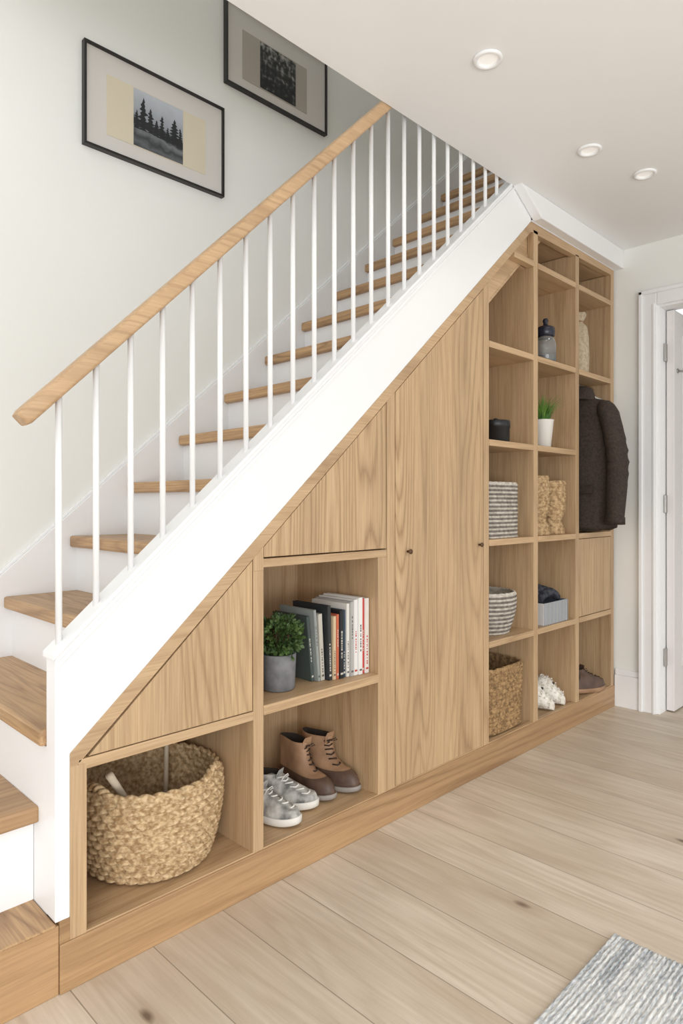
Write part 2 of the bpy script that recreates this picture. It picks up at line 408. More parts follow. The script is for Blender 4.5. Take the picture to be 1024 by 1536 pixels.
prism('panel_liner_mid', [(1.137, .911), (1.652, .911), (1.652, zs(1.652)), (1.137, zs(1.137))], .030, .036, M_plinth, cab, 0)
for nm, z, p in (('knob', .898, 1.76), ('knob_2', .902, 2.197)):
    bm = bmesh.new(); bm_lathe(bm, [(.004, 0), (.004, .008), (.008, .012), (.009, .015), (.007, .018), (.0005, .019)], 20)
    finish(nm, bm, M_knob, cab, (p, 0, z), 0, True, rot=(math.radians(90), 0, 0))
prism('divider_1', [(2.622, .109), (2.660, .109), (2.660, sf(2.66)-.013), (2.622, sf(2.622)-.013)], 0.03, D, M_oakV, cab, 0)
box('divider_1_front', 2.622, 2.660, .0, .03, .109, 2.255, M_oakV, cab, .001)
box('divider_2', 3.022, 3.058, .0, D, .109, 2.255, M_oakV, cab, .001)
box('end_panel', 3.424, 3.462, .0, D, .109, 2.255, M_oakV, cab, .001)
box('top_board', 2.78, 3.462, .03, D, 2.258, 2.283, M_oakH, cab, 0)
box('top_filler', 2.60, 3.478, .0, .05, 2.2855, CZ+.2, M_white, cab, 0)
for nm, z in (('a', 1.71), ('b', 1.318), ('c', .918), ('d', .512)):
    box('shelf_1'+nm, 2.268, 2.622, -.002, D, z-T, z, M_oakH, cab, .001)
    box('shelf_2'+nm, 2.660, 3.022, -.002, D, z-T, z, M_oakH, cab, .001)
    if nm != 'b': box('shelf_3'+nm, 3.058, 3.424, -.002, D, z-T, z, M_oakH, cab, .001)
box('shelf_1_top', 2.46, 2.622, -.002, .030, 2.118-T, 2.118, M_oakH, cab, .001)
box('shelf_1_top_deep', 2.575, 2.622, .043, D, 2.118-T, 2.118, M_oakH, cab, 0)
box('shelf_2_top', 2.660, 3.022, -.002, D, 2.118-T, 2.118, M_oakH, cab, .001)
box('shelf_3_top', 3.058, 3.424, -.002, D, 2.118-T, 2.118, M_oakH, cab, .001)
box('panel_right_bay', 3.060, 3.422, .0, .02, .515, .890, M_oakDoor, cab, .001)
prism('sloped_soffit', [(2.24, sf(2.24)), (2.24, sf(2.24)-.012), (2.80, sf(2.80)-.012), (2.80, sf(2.80))], .03, D, M_oakH, cab, 0)
prism('soffit_fascia', [(2.262, sf(2.262)-.014), (2.262, zs(2.262)+.02), (2.622, zs(2.622)), (2.622, sf(2.622)-.014)], .031, .042, M_oakH, cab, 0)
prism('soffit_fascia_b', [(2.66, sf(2.66)-.014), (2.66, 2.27), (2.79, 2.27), (2.775, 2.27)], .031, .042, M_oakH, cab, 0)
prism('back_board', [(1.655, .109), (3.462, .109), (3.462, 2.27), (2.745, 2.27), (1.655, sf(1.655))], D, D+.015, M_oakV, cab, 0)
box('back_board_mid', 1.10, 1.655, D, D+.015, .109, .905, M_oakV, cab, 0)
box('back_board_left', .601, 1.10, D, D+.015, .109, .49, M_oakV, cab, 0)
bm = bmesh.new(); bm_tube(bm, [(3.058, .10, 1.667), (3.424, .10, 1.667)], .010, 14)
finish('hanging_rail', bm, M_steel, cab)

# ------------------------------------------------------------------ PICTURES
def picture(name, x0, x1, z0, z1, band, pic, kind):
    e = empty(name, ((x0+x1)/2, YW, (z0+z1)/2)); w = (x1-x0)/2; h = (z1-z0)/2; cx, cz = (x0+x1)/2, (z0+z1)/2
    f = .009
    for nm, a in (('rail_top', (-w, w, h-f, h)), ('rail_bottom', (-w, w, -h, -h+f)), ('rail_left', (-w, -w+f, -h+f, h-f)), ('rail_right', (w-f, w, -h+f, h-f))):
        box(nm, a[0], a[1], -.024, -.001, a[2], a[3], M_frame, e, .001)
    box('mat_board', -w+f, w-f, -.014, -.002, -h+f, h-f, M_mat, e, 0)
    box('mount', band[0]-cx, band[1]-cx, -.0155, -.014, band[2]-cz, band[3]-cz, M_beige if kind == 'trees' else M_beige2, e, 0)
    m, nt, b = newmat('photo_'+kind, rough=.5)
    tc = N(nt, 'ShaderNodeTexCoord'); sp = N(nt, 'ShaderNodeSeparateXYZ'); nt.links.new(tc.outputs['Generated'], sp.inputs[0])
    n = N(nt, 'ShaderNodeTexNoise', Scale=5.0 if kind == 'trees' else 9.0, Detail=6.0); nt.links.new(tc.outputs['Generated'], n.inputs['Vector'])
    if kind == 'trees':
        v = math_(nt, 'ADD', math_(nt, 'ADD', sp.outputs[2], math_(nt, 'MULTIPLY', sp.outputs[0], .10)), math_(nt, 'MULTIPLY', math_(nt, 'SUBTRACT', n.outputs[0], .5), .30))
        c = ramp(nt, v, [(0, srgb(66, 68, 72)), (.10, srgb(96, 98, 102)), (.2, srgb(58, 60, 63)), (.32, srgb(118, 120, 124)), (.38, srgb(40, 42, 44)), (.48, srgb(46, 48, 50)), (.55, srgb(146, 150, 156)), (1, srgb(184, 189, 196))])
    else:
        v = math_(nt, 'ADD', n.outputs[0], math_(nt, 'MULTIPLY', math_(nt, 'SUBTRACT', sp.outputs[2], .55), .22))
        c = ramp(nt, v, [(.40, srgb(18, 18, 18)), (.52, srgb(48, 48, 46)), (.62, srgb(110, 110, 106)), (.74, srgb(170, 168, 162))])
    nt.links.new(c, b.inputs['Base Color'])
    px0, px1, pz0, pz1 = [pic[0]-cx, pic[1]-cx, pic[2]-cz, pic[3]-cz]
    box('photograph', px0, px1, -.017, -.0155, pz0, pz1, m, e, 0)
    if kind == 'trees':
        bm = bmesh.new(); W = px1-px0; H = pz1-pz0; rr = random.Random(5)
        for k, (fx, fh, wd) in enumerate(((.06, .34, .08), (.19, .60, .13), (.33, .46, .11), (.45, .30, .09), (.56, .42, .11), (.68, .26, .08), (.82, .46, .14), (.94, .34, .09))):
            x = px0+fx*W; zb_ = pz0+.30*H; th = fh*H; hw = wd*W
            L = 8; left = []; right = []
            for q in range(L):
                t0 = q/L
                for side, lst in ((1, right), (-1, left)):
                    ww = hw*(1-t0)**.7*(.6+.7*rr.random())
                    lst += [(x+side*ww, zb_+th*(t0+rr.uniform(-.02, .03))), (x+side*ww*rr.uniform(.25, .5), zb_+th*(t0+.6/L))]
            pts = right+[(x, zb_+th)]+left[::-1]
            pts = [(min(max(p[0], px0+.001), px1-.001), p[1]) for p in pts]
            bm.faces.new([bm.verts.new((p[0], -.0174-k*.00003, p[1])) for p in pts])
        finish('printed_trees', bm, newmat('print_black', srgb(34, 36, 38), .6)[0], e)
picture('framed_photograph', 1.007, 1.602, 2.340, 2.711, (1.093, 1.514, 2.405, 2.625), (1.198, 1.408, 2.408, 2.622), 'trees')
picture('framed_photograph', 1.612, 2.196, 2.832, 3.190, (1.70, 2.07, 2.885, 3.095), (1.795, 2.0, 2.89, 3.09), 'foliage')

# ------------------------------------------------------------------ WOVEN BASKETS
def bm_woven(bm, R, z0, z1, rows, kb, amp, mi=0, seg=192, thick=.012, sq=None, mi2=None):
    def pt(th, r, z):
        if sq:
            c, s = math.cos(th), math.sin(th); n = 5.0
            q = (abs(c)**n+abs(s)**n)**(-1/n)
            return (c*q*r*sq[0], s*q*r*sq[1], z)
        return (r*math.cos(th), r*math.sin(th), z)
    rings = []; V = 8; mis = []
    for i in range(rows):
        for v in range(V):
            f = v/V; t = (i+f)/rows; prof = math.sin(math.pi*f)**.6 if 0 < f < 1 else 0
            ring = []
            for j in range(seg):
                th = 2*math.pi*j/seg
                ph = kb*th+math.pi*(i % 2)+abs(f-.5)*5.2+.3*math.sin(3*th+i)
                s = 1-(1-abs(math.sin(ph/2)))**1.6*2.0
                ring.append(pt(th, R(t)+amp*prof*(.55+.45*s), z0+(z1-z0)*t))
            rings.append(ring)
            mis.append(mi if (mi2 is None or i % 2 == 0) else mi2)
    rings.append([pt(2*math.pi*j/seg, R(1), z1) for j in range(seg)])
    for a in range(1, 8):
        an = math.pi*a/8
        ring = []
        for j in range(seg):
            th = 2*math.pi*j/seg; s = .8+.2*math.sin(kb*th+a)
            ring.append(pt(th, R(1)-thick/2+(thick*.5+amp*.5)*math.cos(an)*s, z1+(amp*.9+.003)*math.sin(an)*s))
        rings.append(ring); mis.append(mi)
    K = 26
    for q in range(K+1):
        t = 1-.96*q/K
        rings.append([pt(2*math.pi*j/seg, R(t)-thick-amp*.35*math.sin(kb*2*math.pi*j/seg+(q//2)*math.pi)*(q % 2), z0+(z1-z0)*t) for j in range(seg)]); mis.append(mi)
    mis.append(mi)
    bm_rings(bm, rings, mis, True, True, True)

e = empty('seagrass_basket', (.902, .203, .1125))
bm = bmesh.new()
Rb = lambda t: .153+.038*math.sin(min(1, t*1.15)*math.pi/2)**.8 - .003*max(0, t-.8)*5
bm_woven(bm, Rb, 0, .222, 12, 34, .012, seg=560)
finish('woven_body', bm, M_straw, e)
bm = bmesh.new()
for a0 in (196, 306):
    for sgn in (0, 1):
        pts = []
        for k in range(25):
            a = math.radians(a0-17+34*k/24); tw = k*.9+sgn*math.pi
            z = .224+.022*math.sin(math.pi*k/24)+.005*math.sin(tw); r = Rb(1)-.004+.005*math.cos(tw)
            pts.append((r*math.cos(a), r*math.sin(a), z))
        bm_tube(bm, pts, .0065, 8)
finish('handles', bm, M_straw, e, smooth=True)
bm = bmesh.new(); bm_tube(bm, [(.02, .05, .02), (-.06, -.0, .15), (-.15, -.075, .275)], [.009, .009, .010], 12)
bm_tube(bm, [(.09, .07, .02), (.11, .10, .2), (.13, .13, .325)], .007, 12)
finish('wooden_handles', bm, newmat('pale_wood', srgb(212, 196, 172), .6)[0], e, smooth=True)

def basket(name, loc, R, H, rows, kb, amp, mats, sq=None, mi2=None, seg=144, rotz=0):
    bm = bmesh.new(); bm_woven(bm, R, 0, H, rows, kb, amp, 0, seg, .008, sq, mi2)
    return finish(name, bm, mats, None, loc, rot=(0, 0, rotz))
basket('wicker_storage_basket', (2.445, .155, .113), lambda t: .13+.008*t, .265, 15, 26, .006, [M_wicker], (1.12, 1.0), seg=260)
basket('striped_rope_bowl', (2.450, .145, .5125), lambda t: .105+.032*math.sin(t*math.pi*.6), .170, 19, 30, .005, [M_rope, M_rope_dk], None, 1, seg=240)
basket('striped_rope_basket', (2.43, .13, .9185), lambda t: .115, .228, 27, 28, .004, [M_rope, M_rope_dk], (1.1, .95), 1, seg=240)
# two hourglass / barrel shaped woven vases
basket('wicker_vase', (2.775, .070, .9185), lambda t: .056-.017*math.exp(-((t-.30)/.13)**2)-.003*t, .265, 17, 14, .004, [M_wicker_lt], seg=160)
basket('wicker_vase', (2.922, .075, .9185), lambda t: .060-.016*math.exp(-((t-.26)/.12)**2)+.006*t, .245, 16, 14, .004, [M_wicker_lt], seg=160)

# ------------------------------------------------------------------ PLANTS
def leaf(bm, p, d, L, W, mi=0, droop=.3):
    d = d.normalized(); side = d.cross(Vector((random.uniform(-1, 1), random.uniform(-1, 1), random.uniform(-1, 1))))
    if side.length < 1e-3: side = Vector((1, 0, 0))
    side.normalize(); nrm = side.cross(d)
    a = p; m1 = p+d*L*.35+side*W+nrm*L*.08; m2 = p+d*L*.35-side*W+nrm*L*.08
    n1 = p+d*L*.75+side*W*.7-nrm*L*droop*.2; n2 = p+d*L*.75-side*W*.7-nrm*L*droop*.2; t = p+d*L-nrm*L*droop*.5
    v = [bm.verts.new(q) for q in (a, m1, n1, t, n2, m2)]
    c = bm.verts.new(p+d*L*.5-nrm*L*.04)
    for i in range(6):
        f = bm.faces.new((v[i], v[(i+1) % 6], c)); f.material_index = mi; f.smooth = True
e = empty('potted_bush', (1.272, .100, .5055))
bm = bmesh.new(); bm_lathe(bm, [(.044, 0), (.049, .004), (.053, .105), (.052, .108), (.047, .108), (.045, .09), (.001, .09)], 48)
finish('pot', bm, M_concrete, e, smooth=True)
bm = bmesh.new(); bm_lathe(bm, [(.045, .092), (.02, .098), (.001, .099)], 24, cap0=False); finish('soil', bm, M_soil, e)
bm = bmesh.new()
for k in range(1700):
    u = random.gauss(0, 1), random.gauss(0, 1), random.gauss(0, 1)
    d = Vector(u).normalized(); rr = random.uniform(.45, 1)**.6
    bump = .82+.40*noise.noise(d*3.2)
    p = Vector((d.x*.082*rr*bump, d.y*.082*rr*bump, .158+d.z*.070*rr*bump))
    leaf(bm, p, (d+Vector((random.uniform(-.6, .6), random.uniform(-.6, .6), random.uniform(-.3, .7)))), random.uniform(.009, .017), random.uniform(.0035, .006))
for v in bm.verts: v.co.x = min(v.co.x, .088); v.co.y = max(v.co.y, -.098)
finish('foliage', bm, M_leaf, e)
bm = bmesh.new()
for k in range(26):
    a = random.uniform(0, 6.28); r = random.uniform(.01, .055)
    bm_tube(bm, [(.3*r*math.cos(a), .3*r*math.sin(a), .09), (.7*r*math.cos(a), .7*r*math.sin(a), .125), (r*math.cos(a), r*math.sin(a), .17)], .0014, 5)
finish('stems', bm, M_stem, e)

e = empty('potted_grass', (2.842, .075, 1.3185))
bm = bmesh.new(); bm_lathe(bm, [(.033, 0), (.037, .003), (.050, .128), (.052, .132), (.046, .132), (.044, .11), (.001, .11)], 40)
finish('pot', bm, M_pot, e, smooth=True)
bm = bmesh.new()
for k in range(170):
    a = random.uniform(0, 6.28); r = random.uniform(0, .035); L = random.uniform(.10, .16); o = random.uniform(.1, .95)
    dx, dy = math.cos(a), math.sin(a); px, py = -dy*.0034, dx*.0034; pr = None
    for q in range(5):
        t = q/4; c = Vector((r*dx+dx*o*L*t*t, r*dy+dy*o*L*t*t, .11+L*t*(1-.35*o*t))); w = (1-t*.92)
        cur = (bm.verts.new(c+Vector((px, py, 0))*w), bm.verts.new(c-Vector((px, py, 0))*w))
        if pr: bm.faces.new((pr[0], pr[1], cur[1], cur[0]))
        pr = cur
finish('blades', bm, M_grass, e)

# ------------------------------------------------------------------ BOOKS
bk = [srgb(74, 84, 80), srgb(150, 156, 152), srgb(196, 190, 178), srgb(44, 48, 50), srgb(206, 184, 150), srgb(196, 104, 74), srgb(28, 30, 34), srgb(44, 66, 84), srgb(225, 221, 212), srgb(178, 176, 172), srgb(228, 226, 222), srgb(232, 230, 226), srgb(200, 60, 54), srgb(232, 226, 220)]
bmats = [newmat('book_cover_%d' % i, c, .5)[0] for i, c in enumerate(bk)]
M_pages = noisy('book_pages', srgb(214, 206, 190), srgb(236, 230, 218), 200, .9, .1, .001, (8, 1, .1))
M_print = newmat('spine_print', srgb(96, 92, 90), .6)[0]; M_printl = newmat('spine_print_light', srgb(205, 200, 190), .6)[0]; M_printr = newmat('spine_print_red', srgb(188, 60, 50), .6)[0]
bm = bmesh.new(); x = 1.392; nb = len(bk)
ths = [.012, .010, .016, .014, .012, .010, .018, .012, .012, .015, .017, .018, .011, .018]
hts = [.205, .225, .21, .235, .20, .205, .215, .215, .235, .24, .245, .25, .245, .245]
y0s = [.085, .07, .070, .055, .05, .048, .045, .05, .045, .04, .04, .036, .04, .036]
rb = random.Random(11)
for i in range(nb):
    th, h, y0 = ths[i], hts[i], y0s[i]; dep = .165
    lean = math.radians([-6, -5, -3.5, -1.5][i]) if i < 4 else 0
    M = Matrix.Translation((x, 0, .506)) @ Matrix.Rotation(lean, 4, 'Y')
    c = .0018
    bm_box(bm, 0, c, y0, y0+dep, 0, h, i, M); bm_box(bm, th-c, th, y0, y0+dep, 0, h, i, M); bm_box(bm, c, th-c, y0-.001, y0+c, 0, h, i, M)
    bm_box(bm, c, th-c, y0+c, y0+dep-.003, .003, h-.004, nb, M)
    pm = nb+1 if sum(bk[i][:3]) > .8 else nb+2
    if i in (10, 13): pm = nb+3
    zq = h*rb.choice((.12, .3, .5)); ze = zq+h*rb.uniform(.25, .4)
    while zq < ze:
        l = rb.choice((.003, .005, .007))
        bm_box(bm, th*.36, th*.64, y0-.0014, y0-.001, zq, zq+l, pm, M); zq += l+rb.choice((.002, .003, .006))
    bm_box(bm, th*.2, th*.8, y0-.0014, y0-.001, .012, .018, pm, M)
    x += th+.0008+(.002 if i < 3 else 0)
print('books end', x)
finish('books', bm, bmats+[M_pages, M_print, M_printl, M_printr])

# ------------------------------------------------------------------ SHOES
def shoe(name, loc, rotz, L, W, front, H, mats, flip=1, zsole=.024):
    bm = bmesh.new(); seg = 48; yb = L/2
    def outline(yf, yr, w, z, lift=0):
        pts = []
        for j in range(seg):
            a = 2*math.pi*j/seg; c, s = math.cos(a), math.sin(a)
            ym = (yf+yr)/2; hl = (yr-yf)/2
            y = ym+hl*math.copysign(abs(s)**.85, s)
            tt = (yr-y)/(yr-yf+1e-6)
            ww = w*(.78+.30*math.sin(min(1, max(0, (tt-.12)/.88))*math.pi*.80))
            x = ww*math.copysign(abs(c)**.8, c)+flip*.006*math.sin(tt*math.pi*1.6)
            zz = z+(lift*max(0, tt-.72)**2)
            pts.append((x, y, zz))
        return pts
    rings = []; mi = []
    for z, g in ((0, -.004), (.003, .001), (zsole*.5, .002), (zsole-.002, .002), (zsole, .0)):
        rings.append(outline(-L/2-g, yb+g, W/2+g, z, lift=.10)); mi.append(0)
    K = 14
    for k in range(K+1):
        t = k/K; z = zsole+(H-zsole)*t
        f = front(t); rear = yb-.006-.010*math.sin(t*math.pi)*.6
        w = (W/2-.004)*(1-.30*min(1, t*1.6)**1.5 + (.06*max(0, t-.7) if H > .12 else 0))
        rings.append(outline(-L/2+.004+f*L, rear, w, z+(.004*math.sin(9*t) if H > .12 else 0), lift=.10 if t < .3 else 0)); mi.append(4 if t < .32 else 1)
    zt = H; f = front(1)
    rings.append(outline(-L/2+.004+f*L+.002, yb-.010, (W/2-.004)*.69, zt+.004)); mi.append(1)
    rings.append(outline(-L/2+.004+f*L+.007, yb-.014, (W/2-.004)*.62, zt+.001)); mi.append(2)
    rings.append(outline(-L/2+.004+f*L+.008, yb-.016, (W/2-.004)*.58, zt*.7)); mi.append(2)
    rings.append(outline(-L/2+.004+f*L+.010, yb-.018, (W/2-.004)*.55, zt*.45)); mi.append(2)
    bm_rings(bm, rings, mi[1:]+[2], True, True, True)
    def inst(t): return Vector((0, -L/2+.004+front(t)*L, zsole+(H-zsole)*t))
    ts = [.42+.50*i/5 for i in range(6)]
    for i, t in enumerate(ts):
        p = inst(t); hw = W*.17
        d = 1 if i % 2 else -1
        bm_tube(bm, [(p.x-hw, p.y+.016, p.z-.001), (p.x-hw*.5, p.y-.001, p.z+.001+.002*d), (p.x, p.y-.005, p.z+.003), (p.x+hw*.5, p.y-.001, p.z+.001-.002*d), (p.x+hw, p.y+.016, p.z-.001)], .0024, 6, 3)
    p = inst(.95)
    for s in (-1, 1):
        bm_tube(bm, [(0, p.y-.005, p.z), (s*.012, p.y-.014, p.z+.006), (s*.024, p.y-.010, p.z-.004), (s*.010, p.y-.008, p.z-.004)], .0017, 6, 3)
    q = inst(1.0)
    bm_rings(bm, [[(-.018, q.y+.006, q.z-.02), (.018, q.y+.006, q.z-.02)], [(-.021, q.y+.002, q.z+.006), (.021, q.y+.002, q.z+.006)], [(-.016, q.y-.004, q.z+.02), (.016, q.y-.004, q.z+.02)]], 1, False)
    return finish(name, bm, mats, None, loc, rot=(0, 0, rotz))
def lerpfront(pts):
    def f(t):
        for (a, b), (c, d) in zip(pts, pts[1:]):
            if t <= c: return b+(d-b)*(t-a)/(c-a)
        return pts[-1][1]
    return f
fr_sneak = lerpfront([(0, 0), (.15, .004), (.3, .03), (.42, .10), (.6, .25), (.8, .40), (1, .50)])
fr_boot = lerpfront([(0, 0), (.1, .006), (.2, .05), (.28, .14), (.36, .25), (.46, .34), (.6, .41), (.8, .45), (1, .46)])
smat = [M_sole, M_canvas, M_lining, M_lace, M_canvas]
bmat = [M_sole_gr, M_leather, M_lining, M_lace_dk, M_leather_dk]
e = empty('sneakers', (1.305, .150, .1125))
for nm, p, r, fl_ in (('sneaker_left', (-.050, -.008, 0), .30, 1), ('sneaker_right', (.045, .03, 0), .34, -1)):
    o = shoe(nm, p, r, .252, .086, fr_sneak, .086, smat, fl_); o.parent = e
e = empty('ankle_boots', (1.512, .180, .1125))
for nm, p, r, fl_ in (('boot_left', (-.043, .015, 0), .05, 1), ('boot_right', (.046, .0, 0), .03, -1)):
    o = shoe(nm, p, r, .265, .083, fr_boot, .155, bmat, fl_, zsole=.018); o.parent = e
e = empty('brown_shoes', (3.240, .105, .1125))
for nm, p, r, fl_ in (('shoe_left', (-.02, -.045, 0), 1.15, 1), ('shoe_right', (.03, .065, 0), 1.05, -1)):
    o = shoe(nm, p, r, .265, .088, fr_sneak, .115, [M_leather, M_leather_dk, M_lining, M_lace_dk, M_leather_dk], fl_); o.parent = e
def slipper(name, loc, rotz, parent):
    bm = bmesh.new(); rings = []
    for k in range(15):
        t = k/14; y = .125-.25*t
        w = .052*math.sin(math.pi*min(1, max(.04, t*.93+.05)))**.45; h = .040+.085*math.exp(-((t-.60)/.26)**2)
        h *= (1 if t < .95 else .7)
        rings.append([(w*math.cos(2*math.pi*j/28)*(1+.10*noise.noise(Vector((j*.9, k*.9, 1)))), y, max(0, h/2+h/2*math.sin(2*math.pi*j/28)*(1+.2*noise.noise(Vector((j*1.1, k*1.3, 5)))))) for j in range(28)])
    bm_rings(bm, rings, 0, True, True, True)
    rnd = random.Random(3)
    for k in range(2600):
        r = rings[rnd.randrange(1, 14)]; p = Vector(r[rnd.randrange(0, 28)])+Vector((rnd.uniform(-.004, .004), rnd.uniform(-.009, .009), 0))
        if p.z < .010: continue
        c = Vector((0, p.y, .03)); d = (p-c).normalized()+Vector((rnd.uniform(-.6, .6), rnd.uniform(-.6, .6), rnd.uniform(-.3, .5)))
        leaf(bm, p-d.normalized()*.003, d, rnd.uniform(.005, .009), .0022, 0)
    for k in range(4):
        r = rings[5+2*k]; p = Vector(r[(5+k*3) % 9+2])
        bm_rings(bm, [[p+Vector((.005*q*math.cos(a), .005*q*math.sin(a), .005*hh+.004)) for a in [2*math.pi*j/8 for j in range(8)]] for q, hh in ((1, -1), (1.1, 0), (.7, .8), (.1, 1.1))], 1, True, True, True)
    return finish(name, bm, [M_fluff, M_black], parent, loc, rot=(0, 0, rotz))
e = empty('fluffy_slippers', (2.865, .130, .1125))
slipper('slipper_left', (-.062, .005, 0), .25, e); slipper('slipper_right', (.055, .01, 0), .22, e)

# ------------------------------------------------------------------ SHELF ITEMS
bm = bmesh.new(); bm_lathe(bm, [(.056, 0), (.058, .002), (.058, .06), (.060, .061), (.060, .088), (.057, .092), (.001, .092)], 44)
bm_lathe(bm, [(.004, .092), (.009, .096), (.009, .102), (.001, .104)], 16)
finish('black_lidded_tin', bm, M_black, None, (2.430, .070, 1.3185), 0, False)
bm = bmesh.new()
for s in (-1, 1):
    bm_lathe(bm, [(.0235, -.0015), (.0245, 0), (.0235, .0015), (.001, .0015)], 28, 0, (s*.031, 0), True)
    bm_tube(bm, [(s*.056, 0, 0), (s*.062, .004, 0), (s*.063, .06, 0), (s*.055, .105, -.002)], .002, 6)
bm_tube(bm, [(-.010, 0, 0), (0, -.003, .001), (.010, 0, 0)], .002, 6)
finish('sunglasses', bm, M_black, None, (2.475, .030, 1.7132), 0, False)
e = empty('glass_jar', (2.832, .055, 1.7105))
bm = bmesh.new(); bm_lathe(bm, [(.044, 0), (.047, .004), (.048, .09), (.040, .112), (.034, .122), (.031, .122), (.037, .111), (.045, .089), (.044, .007), (.001, .007)], 40)
finish('jar', bm, M_glass, e, smooth=True)
bm = bmesh.new(); bm_lathe(bm, [(.037, .1225), (.041, .125), (.043, .15), (.040, .165), (.026, .172), (.013, .176), (.010, .186), (.014, .198), (.009, .208), (.001, .21)], 32)
finish('lid', bm, newmat('dark_blue_glass', srgb(34, 38, 52), .2)[0], e, smooth=True)
bm = bmesh.new(); bm_lathe(bm, [(.0425, .008), (.0425, .030), (.02, .035), (.001, .036)], 28); finish('contents', bm, newmat('grey_pebbles', srgb(150, 146, 138), .7)[0], e, smooth=True)
e = empty('striped_storage_box', (2.845, .108, .5125))
bm = bmesh.new()
for a in ((-.115, .115, -.10, -.094, 0, .10), (-.115, .115, .094, .10, 0, .10), (-.115, -.109, -.094, .094, 0, .10), (.109, .115, -.094, .094, 0, .10), (-.109, .109, -.094, .094, 0, .006)):
    bm_box(bm, *a)
finish('box_body', bm, M_bluestripe, e, bevel=.002)
bm = bmesh.new()
for k in range(5):
    rings = []; a0 = k*.9
    for i in range(9):
        t = i/8; r = .036*math.sin(math.pi*(.08+.84*t))**.6
        c = Vector((-.075+.15*t*math.cos(.3*k)+.01*math.sin(k*5), -.055+.030*k+.012*math.sin(t*5+a0), .104+.034*math.sin(math.pi*t)+.007*(k % 3)))
        rings.append([(c.x, c.y+r*math.cos(2*math.pi*j/12), c.z+r*.7*math.sin(2*math.pi*j/12)) for j in range(12)])
    bm_rings(bm, rings, 0, True, True, True)
finish('rolled_scarves', bm, noisy('navy_knit', srgb(26, 28, 36), srgb(70, 72, 80), 60, .9), e)
bm = bmesh.new(); rings = []
for t, r in ((0, .050), (.02, .056), (.3, .058), (.6, .056), (.78, .048), (.84, .030), (.88, .028), (.95, .040), (1, .044)):
    rings.append([((r+.003*math.sin(6*2*math.pi*j/36)*(t))*math.cos(2*math.pi*j/36), (r+.003*math.sin(6*2*math.pi*j/36)*t)*math.sin(2*math.pi*j/36), .30*t) for j in range(36)])
bm_rings(bm, rings, 0, True, True, True)
bm_tube(bm, [(.031*math.cos(a/3), .031*math.sin(a/3), .258) for a in range(0, 20)], .003, 6, 1)
finish('linen_bottle_bag', bm, [M_linen, M_wicker], None, (3.175, .065, 1.7105))

# ------------------------------------------------------------------ COAT on hanger
e = empty('coat_on_hanger', (3.235, .085, .012))
bm = bmesh.new(); seg = 96; rings = []
def interp(z, tab):
    for (a, *u), (b, *v) in zip(tab, tab[1:]):
        if a >= z >= b:
            f = (a-z)/(a-b); f = f*f*(3-2*f); return [p+(q-p)*f for p, q in zip(u, v)]
    return tab[-1][1:]
tab = [(1.61, .035, .035, 0), (1.585, .07, .045, 0), (1.555, .15, .052, 0), (1.50, .185, .062, 0), (1.35, .175, .072, 0), (1.15, .19, .082, 0), (1.0, .20, .090, 0), (.925, .195, .090, 0)]
NZ = 44
for k in range(NZ+1):
    z = 1.61-(1.61-.925)*k/NZ
    a, b, _ = interp(z, tab)
    dn = min(1, max(0, (1.56-z)/.35)); ring = []
    for j in range(seg):
        th = 2*math.pi*j/seg
        fold = 1+.10*dn*math.sin(6*th+.8*math.sin(z*5))+.05*dn*math.sin(11*th+z*3)
        x = b*math.cos(th)*fold; y = a*math.sin(th)*(1+.25*(fold-1))
        ring.append((x, y, z+.010*math.sin(3*th)*(k == NZ)))
    rings.append(ring)
rings.append([(p[0]*.9, p[1]*.95, p[2]+.012) for p in rings[-1]])
bm_rings(bm, rings, 0, True, True, True)
for s in (-1, 1):
    rs = []; K = 30
    for k in range(K+1):
        t = k/K; c = Vector((-.015-.045*t*t, s*(.140+.070*math.sin(min(1, t*1.6)*math.pi/2)), 1.555-.57*t))
        r = .060-.012*t if t > .1 else .028+.032*(t/.1)**.5
        el = math.exp(-((t-.5)/.16)**2)
        ring = []
        for j in range(32):
            th = 2*math.pi*j/32
            f = 1+.10*el*math.sin(t*60+2*math.cos(th))+.05*math.sin(2*th+t*6)
            ring.append(Vector((c.x+r*1.05*math.cos(th)*f, c.y+r*.88*math.sin(th)*f, c.z)))
        rs.append(ring)
    rs.append([Vector(((p.x-c.x)*1.08+c.x, (p.y-c.y)*1.08+c.y, p.z-.001)) for p in rs[-1]])
    rs.append([p+Vector((0, 0, -.035)) for p in rs[-1]])
    rs.append([Vector(((p.x-c.x)*.8+c.x, (p.y-c.y)*.8+c.y, p.z+.012)) for p in rs[-1]])
    bm_rings(bm, rs, 0, True, True, True)
cr = []
for r, z in ((.040, 1.595), (.058, 1.628), (.064, 1.618), (.080, 1.572), (.084, 1.560), (.074, 1.561), (.045, 1.60)):
    cr.append([(r*math.cos(2*math.pi*j/32)*.95, r*1.15*math.sin(2*math.pi*j/32), z-.012*math.cos(2*math.pi*j/32)) for j in range(32)])
bm_rings(bm, cr, 0, True, False, False)
bm_box(bm, -.100, -.080, -.115, -.025, 1.10, 1.135, 0)
finish('coat', bm, [M_coat, M_coatlining], e)
bm = bmesh.new()
bm_tube(bm, [(0, -.15, 1.545), (0, -.06, 1.595), (0, .015, 1.612), (0, .06, 1.595), (0, .15, 1.545)], .007, 10)
pts = [(0, .015, 1.61), (0, .015, 1.632)]+[(0, .015+.0135*math.sin(math.radians(a)), 1.655-.0135*math.cos(math.radians(a))) for a in range(0, -230, -20)]
bm_tube(bm, pts, .002, 8)
finish('hanger', bm, M_steel, e, smooth=True)

